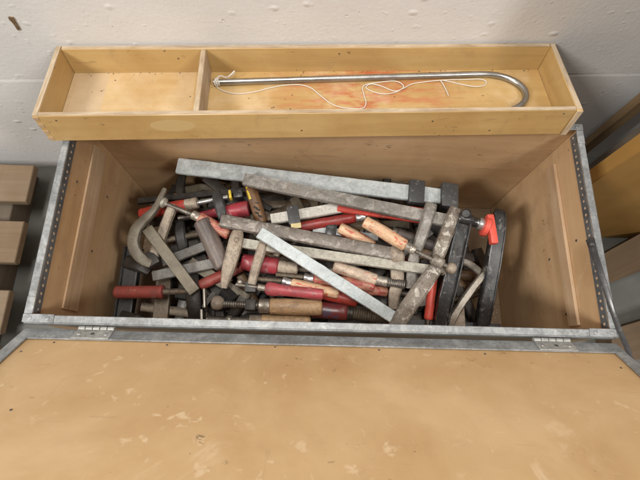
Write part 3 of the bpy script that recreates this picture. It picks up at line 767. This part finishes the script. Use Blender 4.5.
k.handle((197, 215.5, .225), (249, 208.5, .236), .0155, 'crimson', prof=lambda r: [(0, r * .3), (.05, r * .42), (.3, r * .55), (.6, r * .82), (.85, r * 1.0), (.97, r * 1.02), (.995, r * .95), (1, r * .7)], spindle=((178, 218, .22), (198, 215.4, .225)), sr=.005)
k.bar((150, 222, .185), (256, 206, .185), .022, .01, 'dark_steel')
k = Clamp('screw_clamp', 'clamp with scorched orange brown handle and yellow collar below the long grey bar', (256, 204), .25)
k.handle((250.5, 188, .246), (262.5, 224, .240), .0122, 'h_char', ferrule=((247.2, 186.5, .252), (250.8, 199.5, .252)), fmat='yellow', fr=.0035)
ch = MB()
for (u, v) in ((253.5, 200), (256.5, 203), (255.5, 207.5), (258, 209.5), (257, 213), (260, 216)):
    c = at(u, v, .2545); ch.box(c, (V((.9, -.35, 0)).normalized(), V((.35, .9, 0)).normalized(), V((0, 0, 1))), (.0085, .0036, .0025), .001)
part(k.h, 'scorch_mark', ch, 'dark_steel')
k.bar((262, 222, .20), (300, 300, .18), .02, .009, 'dark_steel')
# --- cast C clamp, left
k = Clamp('screw_clamp', 'olive brown clamp with a curved C shaped casting and red streaked handle', (160, 235), .25)
k.arm([(164.8, 189, .258, .008, .008), (162, 196, .260, .011, .011), (157.5, 205, .260, .012, .012), (152, 213, .259, .0145, .014), (144.5, 220.5, .258, .019, .016), (138, 228, .256, .0215, .018), (134.5, 237, .253, .0225, .019), (134.5, 247, .249, .0225, .019), (138.5, 255.5, .243, .0215, .018), (145, 261.5, .238, .020, .017), (151, 264, .234, .018, .015)], 'c_cast', 'fixed_jaw', sec=RB)
k.bar((147.5, 228.5, .261), (195, 292, .236), .0215, .012, 'olive_bar')
k.arm([(173.5, 205, .256, .014, .014), (171, 211, .255, .017, .016), (166, 224, .247, .0175, .015), (160, 240, .238, .0185, .015), (152, 261, .230, .022, .016)], 'tan_cast', 'sliding_jaw')
k.lump((151.5, 259.5, .232), (.030, .028, .018), 'dark_steel', 'slide_block', axis=V((.55, -.85, 0)), bev=.003)
k.handle((199, 217.5, .256), (230, 235, .250), .0115, 'h_red_wood', ferrule=((192.5, 214.6, .257), (200, 218, .256)), fr=.0092, spindle=((166, 204, .262), (193.5, 215, .257)), sr=.005, pad=(164, 203, .262), pmat='galv_old', padr=.01035)
k = Clamp('screw_clamp', 'clamp with a thick dark slate brown handle left of the tan jaws', (213, 244), .25)
k.handle((201.5, 220.5, .258), (224, 268, .246), .0172, 'h_slate', spindle=((223.6, 267, .246), (230, 282, .238)), sr=.006, smat='thread_rust')
k.bar((190, 236, .19), (222, 300, .185), .022, .01, 'dark_steel')
# --- left: red handle
k = Clamp('screw_clamp', 'clamp with a dull brick red straight handle pointing at the left side wall', (150, 292), .215)
k.handle((115, 292.3, .212), (164, 291.8, .216), .0122, 'red_dull', prof=lambda r: [(0, r * .7), (.02, r * .92), (.06, r), (.9, r * 1.02), (.95, r * 1.08), (.985, r * 1.05), (1, r * .7)], spindle=((163, 291.7, .216), (196, 291.2, .218)), sr=.0062, smat='thread_rust')
k.arm([(192, 270, .20, .024, .014), (193, 290, .214, .028, .016), (195, 310, .205, .026, .016), (196, 326, .18, .022, .014)], 'dark_steel', 'sliding_jaw')
k.bar((166, 262, .172), (160, 332, .172), .030, .012, 'thread_rust')
for (a, b, w, lab) in (((162.5, 262.5, .214), (214, 243, .220), .0185, 'short grey bar clamp behind thick dark handle, the rear of two parallel bars'), ((153, 276.5, .219), (226, 261, .226), .0195, 'short grey bar clamp behind thick dark handle, the front of two parallel bars')):
    k = Clamp('bar_clamp', lab, ((a[0] + b[0]) / 2, (a[1] + b[1]) / 2), a[2])
    k.bar(a, b, w, .009, 'grey_old')
    k.collar(.97, .022, .034, .022, 'dark_steel', 'fixed_jaw', V((.0, -.02, -.06)))
# --- white painted bar with black slider
k = Clamp('bar_clamp', 'pale paint smeared bar clamp with a black slider carrying a yellow sticker', (305, 214), .262)
k.bar((271, 219.5, .260), (350, 206, .266), .0205, .009, 'pale_bar')
cl = k.collar(.285, .0235, .038, .024, 'slider', 'sliding_jaw', V((0, -.01, -.06)), bev=.002, off=-.002)
k.lump((296, 225.6, .2725), (.020, .0105, .0016), 'sticker', 'sticker', axis=V((1, .12, 0)), bev=.0005, parent=cl)
k = Clamp('bar_clamp', 'small pale bar clamp with black slider and red smeared wooden handle under brown bar', (345, 233), .25)
k.bar((313, 229, .248), (378, 238, .246), .0135, .008, 'galv_bar')
k.collar(.275, .022, .028, .022, 'black', 'sliding_jaw', V((0, -.01, -.06)), bev=.002)
k.handle((339, 227.5, .254), (374, 246.5, .246), .0118, 'h_wood_red')
# --- black clamp on the right
k = Clamp('bar_clamp', 'heavy black clamp with two black arms and bright red pads, rightmost in the pile', (470, 270), .25)
k.arm([(465.5, 217, .292, .020, .018), (463, 225, .290, .027, .018), (457, 250, .276, .0285, .018), (451, 278, .260, .0285, .018), (445, 302, .243, .0275, .018), (439.5, 330, .222, .025, .018)], 'black', 'sliding_jaw', sec=IB)
hd = MB().lathe(at(458, 217.5, .293), at(476.5, 222.5, .293), [(0, .0095), (.08, .0115), (.75, .0115), (.8, .010), (1, .0095)], 16)
hd.lathe(at(466, 214.5, .300), at(466, 213.5, .308), [(0, .010), (.7, .010), (1, .007)], 14)
part(k.root, 'spindle_head', hd, 'black')
a, b = at(475, 222, .293), at(487, 226.5, .293)
sp = part(k.root, 'spindle', MB().lathe(a, b, [(0, .0055), (.25, .006), (.27, .0125), (.8, .0125), (.9, .011), (1, .008)], 16), 'silver', axis=b - a)
a, b = at(482.5, 225.5, .293), at(488.5, 227.5, .293)
part(k.root, 'pad', MB().lathe(a, b, [(0, .0165), (.15, .0195), (.85, .0195), (1, .0165)], 20), 'red_pad')
k.lump((491.5, 229.5, .300), (.0135, .058, .015), 'red_pad', 'pad', axis=V((1, .06, 0)), bev=.003)
k.arm([(497.5, 211, .284, .010, .012), (498, 213, .288, .018, .018), (498.5, 217, .291, .0225, .020), (497.5, 232, .287, .0255, .020), (493.5, 258, .272, .0265, .020), (489.5, 282, .256, .0265, .020), (485.5, 305, .240, .0255, .020), (481, 330, .222, .024, .02)], 'black', 'fixed_jaw', sec=FB)
k.bar((400, 324, .205), (500, 330, .205), .022, .010, 'slate')
# --- bent lever
k = Clamp('clamp_jaw', 'loose bent grey steel jaw with a sharp tip between the two black arms', (465, 298), .24, 'clamp jaw')
k.arm([(484, 273, .256, .006, .012), (481, 277, .256, .0125, .014), (471, 290, .250, .0135, .016), (461, 304, .243, .0135, .018), (453, 317, .233, .015, .018), (446, 330, .218, .020, .018)], 'ferrule', 'jaw')
m = MB().prism([at(463, 305, .230), at(464.5, 330, .222), at(449, 330, .222), at(455, 315, .226)], V((0, 0, .006)))
part(k.root, 'web', m, 'tan_cast')
k.arm([(461, 261, .232, .012, .012), (470, 265, .232, .014, .012), (480, 272, .23, .012, .01)], 'ferrule', 'hook')
k = Clamp('screw_clamp', 'clamp with a narrow light red handle standing between the flaking jaw and the black arm', (430, 300), .225)
k.handle((433, 278, .238), (428, 320, .218), .0088, 'red_pad', spindle=((428, 319, .218), (427, 331, .214)), sr=.005)
k.bar((447, 274, .185), (440, 332, .185), .02, .01, 'dark_steel')
k = Clamp('bar_clamp', 'dark slate bar clamp lying front to back beside the left side wall', (125, 290), .18)
k.bar((134, 248, .176), (121, 334, .176), .034, .018, 'slate', sec=IB)
k.arm([(127, 262, .18, .026, .018), (139, 266, .19, .024, .018), (150, 272, .185, .018, .014)], 'dark_steel', 'sliding_jaw')
k.arm([(122, 318, .18, .028, .018), (138, 322, .19, .026, .018), (152, 330, .185, .018, .014)], 'dark_steel', 'fixed_jaw')

# --- smaller pieces between the big ones
k = Clamp('screw_clamp', 'clamp with a dark olive bar running under the thick dark handle towards the front rim', (220, 284), .205)
k.bar((190, 262, .212), (248, 300, .202), .021, .011, 'olive_bar')
k.arm([(244, 298, .208, .022, .018), (236, 309, .206, .021, .016), (228, 322, .19, .016, .014)], 'dark_steel', 'fixed_jaw')
k = Clamp('screw_clamp', 'clamp showing only a rusty screw and brown handle right of the red streaked handle', (190, 238), .215)
k.handle((208, 232, .214), (240, 226, .212), .011, 'h_brown', ferrule=((201, 233.5, .214), (209, 232, .214)), spindle=((166, 240, .212), (202, 233.4, .214)), sr=.0062, smat='thread_rust', pad=(163, 240.5, .212))
k.arm([(180, 222, .205, .018, .015), (181, 236, .213, .021, .018), (184, 252, .20, .018, .015)], 'slate', 'sliding_jaw')
k.bar((160, 252, .185), (240, 238, .185), .02, .009, 'dark_steel')
k = Clamp('screw_clamp', 'clamp with a rusty screw and small brown jaw between the white bar and brown bar', (300, 240), .235)
k.arm([(283, 232, .238, .016, .014), (279, 243, .243, .019, .016), (276, 256, .236, .016, .014)], 'thread_rust', 'sliding_jaw')
k.handle((352, 258, .234), (390, 262, .232), .0105, 'h_brown', spindle=((262, 247, .236), (352, 258, .234)), sr=.0058, smat='thread')
k.bar((262, 238, .195), (380, 250, .195), .02, .009, 'dark_steel')
k = Clamp('screw_clamp', 'clamp with a worn steel screw and dark jaw below the two grey jaws', (420, 290), .225)
k.arm([(418, 268, .225, .018, .015), (420, 284, .235, .021, .017), (421, 305, .22, .018, .015)], 'brown_worn', 'sliding_jaw')
k.handle((346, 287, .222), (388, 292, .222), .0105, 'h_red_wood', spindle=((387, 292, .222), (432, 296, .225)), sr=.0055, smat='thread')
k.bar((380, 300, .19), (450, 306, .19), .02, .009, 'dark_steel')

# --- the dark bottom layer: three kinds of buried clamp and their copies
def buried(label, group, mats, bw=.022, L=.26, hr=.0125):
    root = empty('bar_clamp', V((0, 0, 0)), label, 'clamp', group)
    X = V((1, 0, 0)); h = L / 2; mb_, mj, ms_, mh = mats
    part(root, 'bar', MB().loft([(V((-h + L * i / 16, 0, 0)), bw, .009) for i in range(17)]), mb_, axis=X)
    part(root, 'fixed_jaw', MB().loft(resample([(V((h - .005, .014, 0)), .021, .022), (V((h - .005, -.01, .002)), .023, .02), (V((h - .004, -.045, .006)), .020, .017), (V((h - .012, -.088, .006)), .013, .014)])), mj)
    part(root, 'sliding_jaw', MB().loft(resample([(V((.0, .016, 0)), .021, .024), (V((.0, -.01, .002)), .022, .022), (V((.002, -.045, .006)), .019, .017), (V((.0, -.09, .006)), .021, .018)])), mj)
    sp_ = part(root, 'spindle', MB().lathe(V((-.05, -.08, .006)), V((h - .03, -.08, .006)), prof_thread(h + .02, .0055), 10), ms_, axis=X)
    part(sp_, 'pad', MB().lathe(V((h - .034, -.08, .006)), V((h - .018, -.08, .006)), [(0, .005), (.3, .0105), (.75, .0105), (1, .006)], 12), ms_, axis=X)
    hd_ = part(root, 'handle', MB().lathe(V((-.150, -.08, .006)), V((-.055, -.08, .006)), prof_barrel(hr), 12), mh, axis=X)
    part(hd_, 'ferrule', MB().lathe(V((-.056, -.08, .006)), V((-.046, -.08, .006)), [(0, hr * .8), (.1, hr * .85), (.9, hr * .8), (1, hr * .6)], 12), 'ferrule', axis=X)
    return root
def copy_tree(o, parent=None):
    c = o.copy(); COL.objects.link(c)
    if parent: c.parent = parent
    for ch_ in list(o.children): copy_tree(ch_, c)
    return c
KIND = (buried('dark oily steel bar clamp with brown handle buried deep in the pile', 'dark clamps buried in the pile', ('dark_steel', 'dark_steel', 'thread_rust', 'h_brown')),
        buried('rusty bar clamp with dull red handle buried deep in the pile', 'rusty red handled clamps buried in the pile', ('thread_rust', 'olive_bar', 'thread', 'red_dull'), .018, .22, .0115),
        buried('old grey bar clamp with dark slate handle buried deep in the pile', 'old grey clamps buried in the pile', ('grey_old', 'slate', 'thread_rust', 'h_slate'), .019, .24, .012))
spots = [(0, -.23, .29, .150, 8), (0, -.06, .26, .152, 100), (0, .07, .29, .150, 178), (0, .20, .22, .152, -75), (0, -.20, .12, .150, 172), (0, .01, .10, .152, 10), (0, .10, .10, .152, 186),
         (1, -.30, .22, .150, 100), (1, -.10, .20, .172, -20), (2, .08, .18, .172, 160), (2, -.22, .19, .170, 80), (0, .22, .16, .172, 15), (1, .10, .25, .166, 95), (2, -.12, .13, .168, 60), (0, -.02, .16, .186, 185),
         (2, -.29, .09, .15, 84), (0, -.19, .30, .172, 186), (1, -.02, .30, .176, 4), (0, .14, .31, .168, 175), (1, -.26, .05, .165, -6), (0, -.16, .27, .19, -38), (2, .03, .06, .150, 178), (0, .19, .05, .158, 20),
         (1, -.15, .24, .196, 28), (0, .03, .22, .198, -12), (2, .15, .17, .194, 40), (0, -.28, .16, .176, 120), (1, .12, .06, .172, -8), (0, -.08, .05, .17, 186)]
spots += [(k_ % 3, x_, y_, z_, a_) for k_, (x_, y_, z_, a_) in enumerate([(-.22, .28, .045, 4), (-.05, .28, .045, 175), (.16, .27, .045, 8), (-.24, .12, .047, 172), (-.02, .13, .047, 6), (.19, .14, .047, 186), (-.12, .20, .075, 84), (.08, .20, .075, -96), (.24, .18, .075, 92),
    (-.28, .20, .075, -88), (-.18, .28, .10, 12), (.06, .27, .10, 186), (.20, .24, .10, 10), (-.20, .10, .10, 188), (.05, .10, .10, 4), (.21, .10, .10, 170), (-.05, .19, .125, 40), (-.20, .19, .125, -40), (.16, .19, .125, 130), (.0, .26, .128, 8), (-.24, .26, .126, 178), (.18, .10, .128, 6), (-.10, .08, .126, 184)])]
seen = set()
for kd, x, y, z, a in spots:
    o = KIND[kd] if kd not in seen else copy_tree(KIND[kd]); seen.add(kd)
    o.location = (x, y, z); o.rotation_euler = (R(random.uniform(-5, 5)), R(random.uniform(-4, 4)), R(a))

# dust, rust flakes and wood crumbs on the chest floor
db = MB()
for q in range(160):
    x = random.uniform(-.42, .42); y = random.uniform(.015, .35)
    if random.random() < .35: x = math.copysign(.435 - abs(random.gauss(0, .012)), x)
    r_ = random.uniform(.0006, .0026); a0 = random.uniform(0, 6.28)
    c = V((x, y, FZ + .0002)); k_ = random.choice((3, 4, 5))
    db.prism([c + V((math.cos(a0 + 6.28 * i_ / k_) * r_ * random.uniform(.6, 1.5), math.sin(a0 + 6.28 * i_ / k_) * r_, 0)) for i_ in range(k_)], V((0, 0, r_ * .5)))
o = part(None, 'dust_and_flakes', db, 'tan_cast', smooth=0); tag(o, 'pale dust and rust flakes scattered on the chest floor', 'dust', kind='stuff')

# ------------------------------------------------------------------ light
w = bpy.data.worlds.new('World'); scene.world = w; w.use_nodes = True
bg = w.node_tree.nodes['Background']; bg.inputs[0].default_value = (1, .98, .95, 1); bg.inputs[1].default_value = .05
def area(name, loc, target, size, power, col):
    l = bpy.data.lights.new(name, 'AREA'); l.shape = 'RECTANGLE'; l.size, l.size_y = size; l.energy = power; l.color = col
    o = bpy.data.objects.new(name, l); COL.objects.link(o); o.location = loc
    o.rotation_euler = (V(target) - V(loc)).to_track_quat('-Z', 'Y').to_euler(); return o
area('ceiling_lamp_left', (-2.3, -1.15, 2.8), (0, .2, .3), (.25, .9), 99, (1, .975, .93))
area('ceiling_lamp_right', (1.9, -1.0, 2.9), (0, .2, .3), (.25, .9), 55, (1, .975, .93))
area('ceiling_lamp_overhead', (-.1, .12, 2.9), (0, .1, .3), (1.2, .25), 43, (1, .975, .93))
scene.view_settings.view_transform = 'Standard'; scene.view_settings.look = 'None'
scene.view_settings.exposure = 0; scene.view_settings.gamma = 1
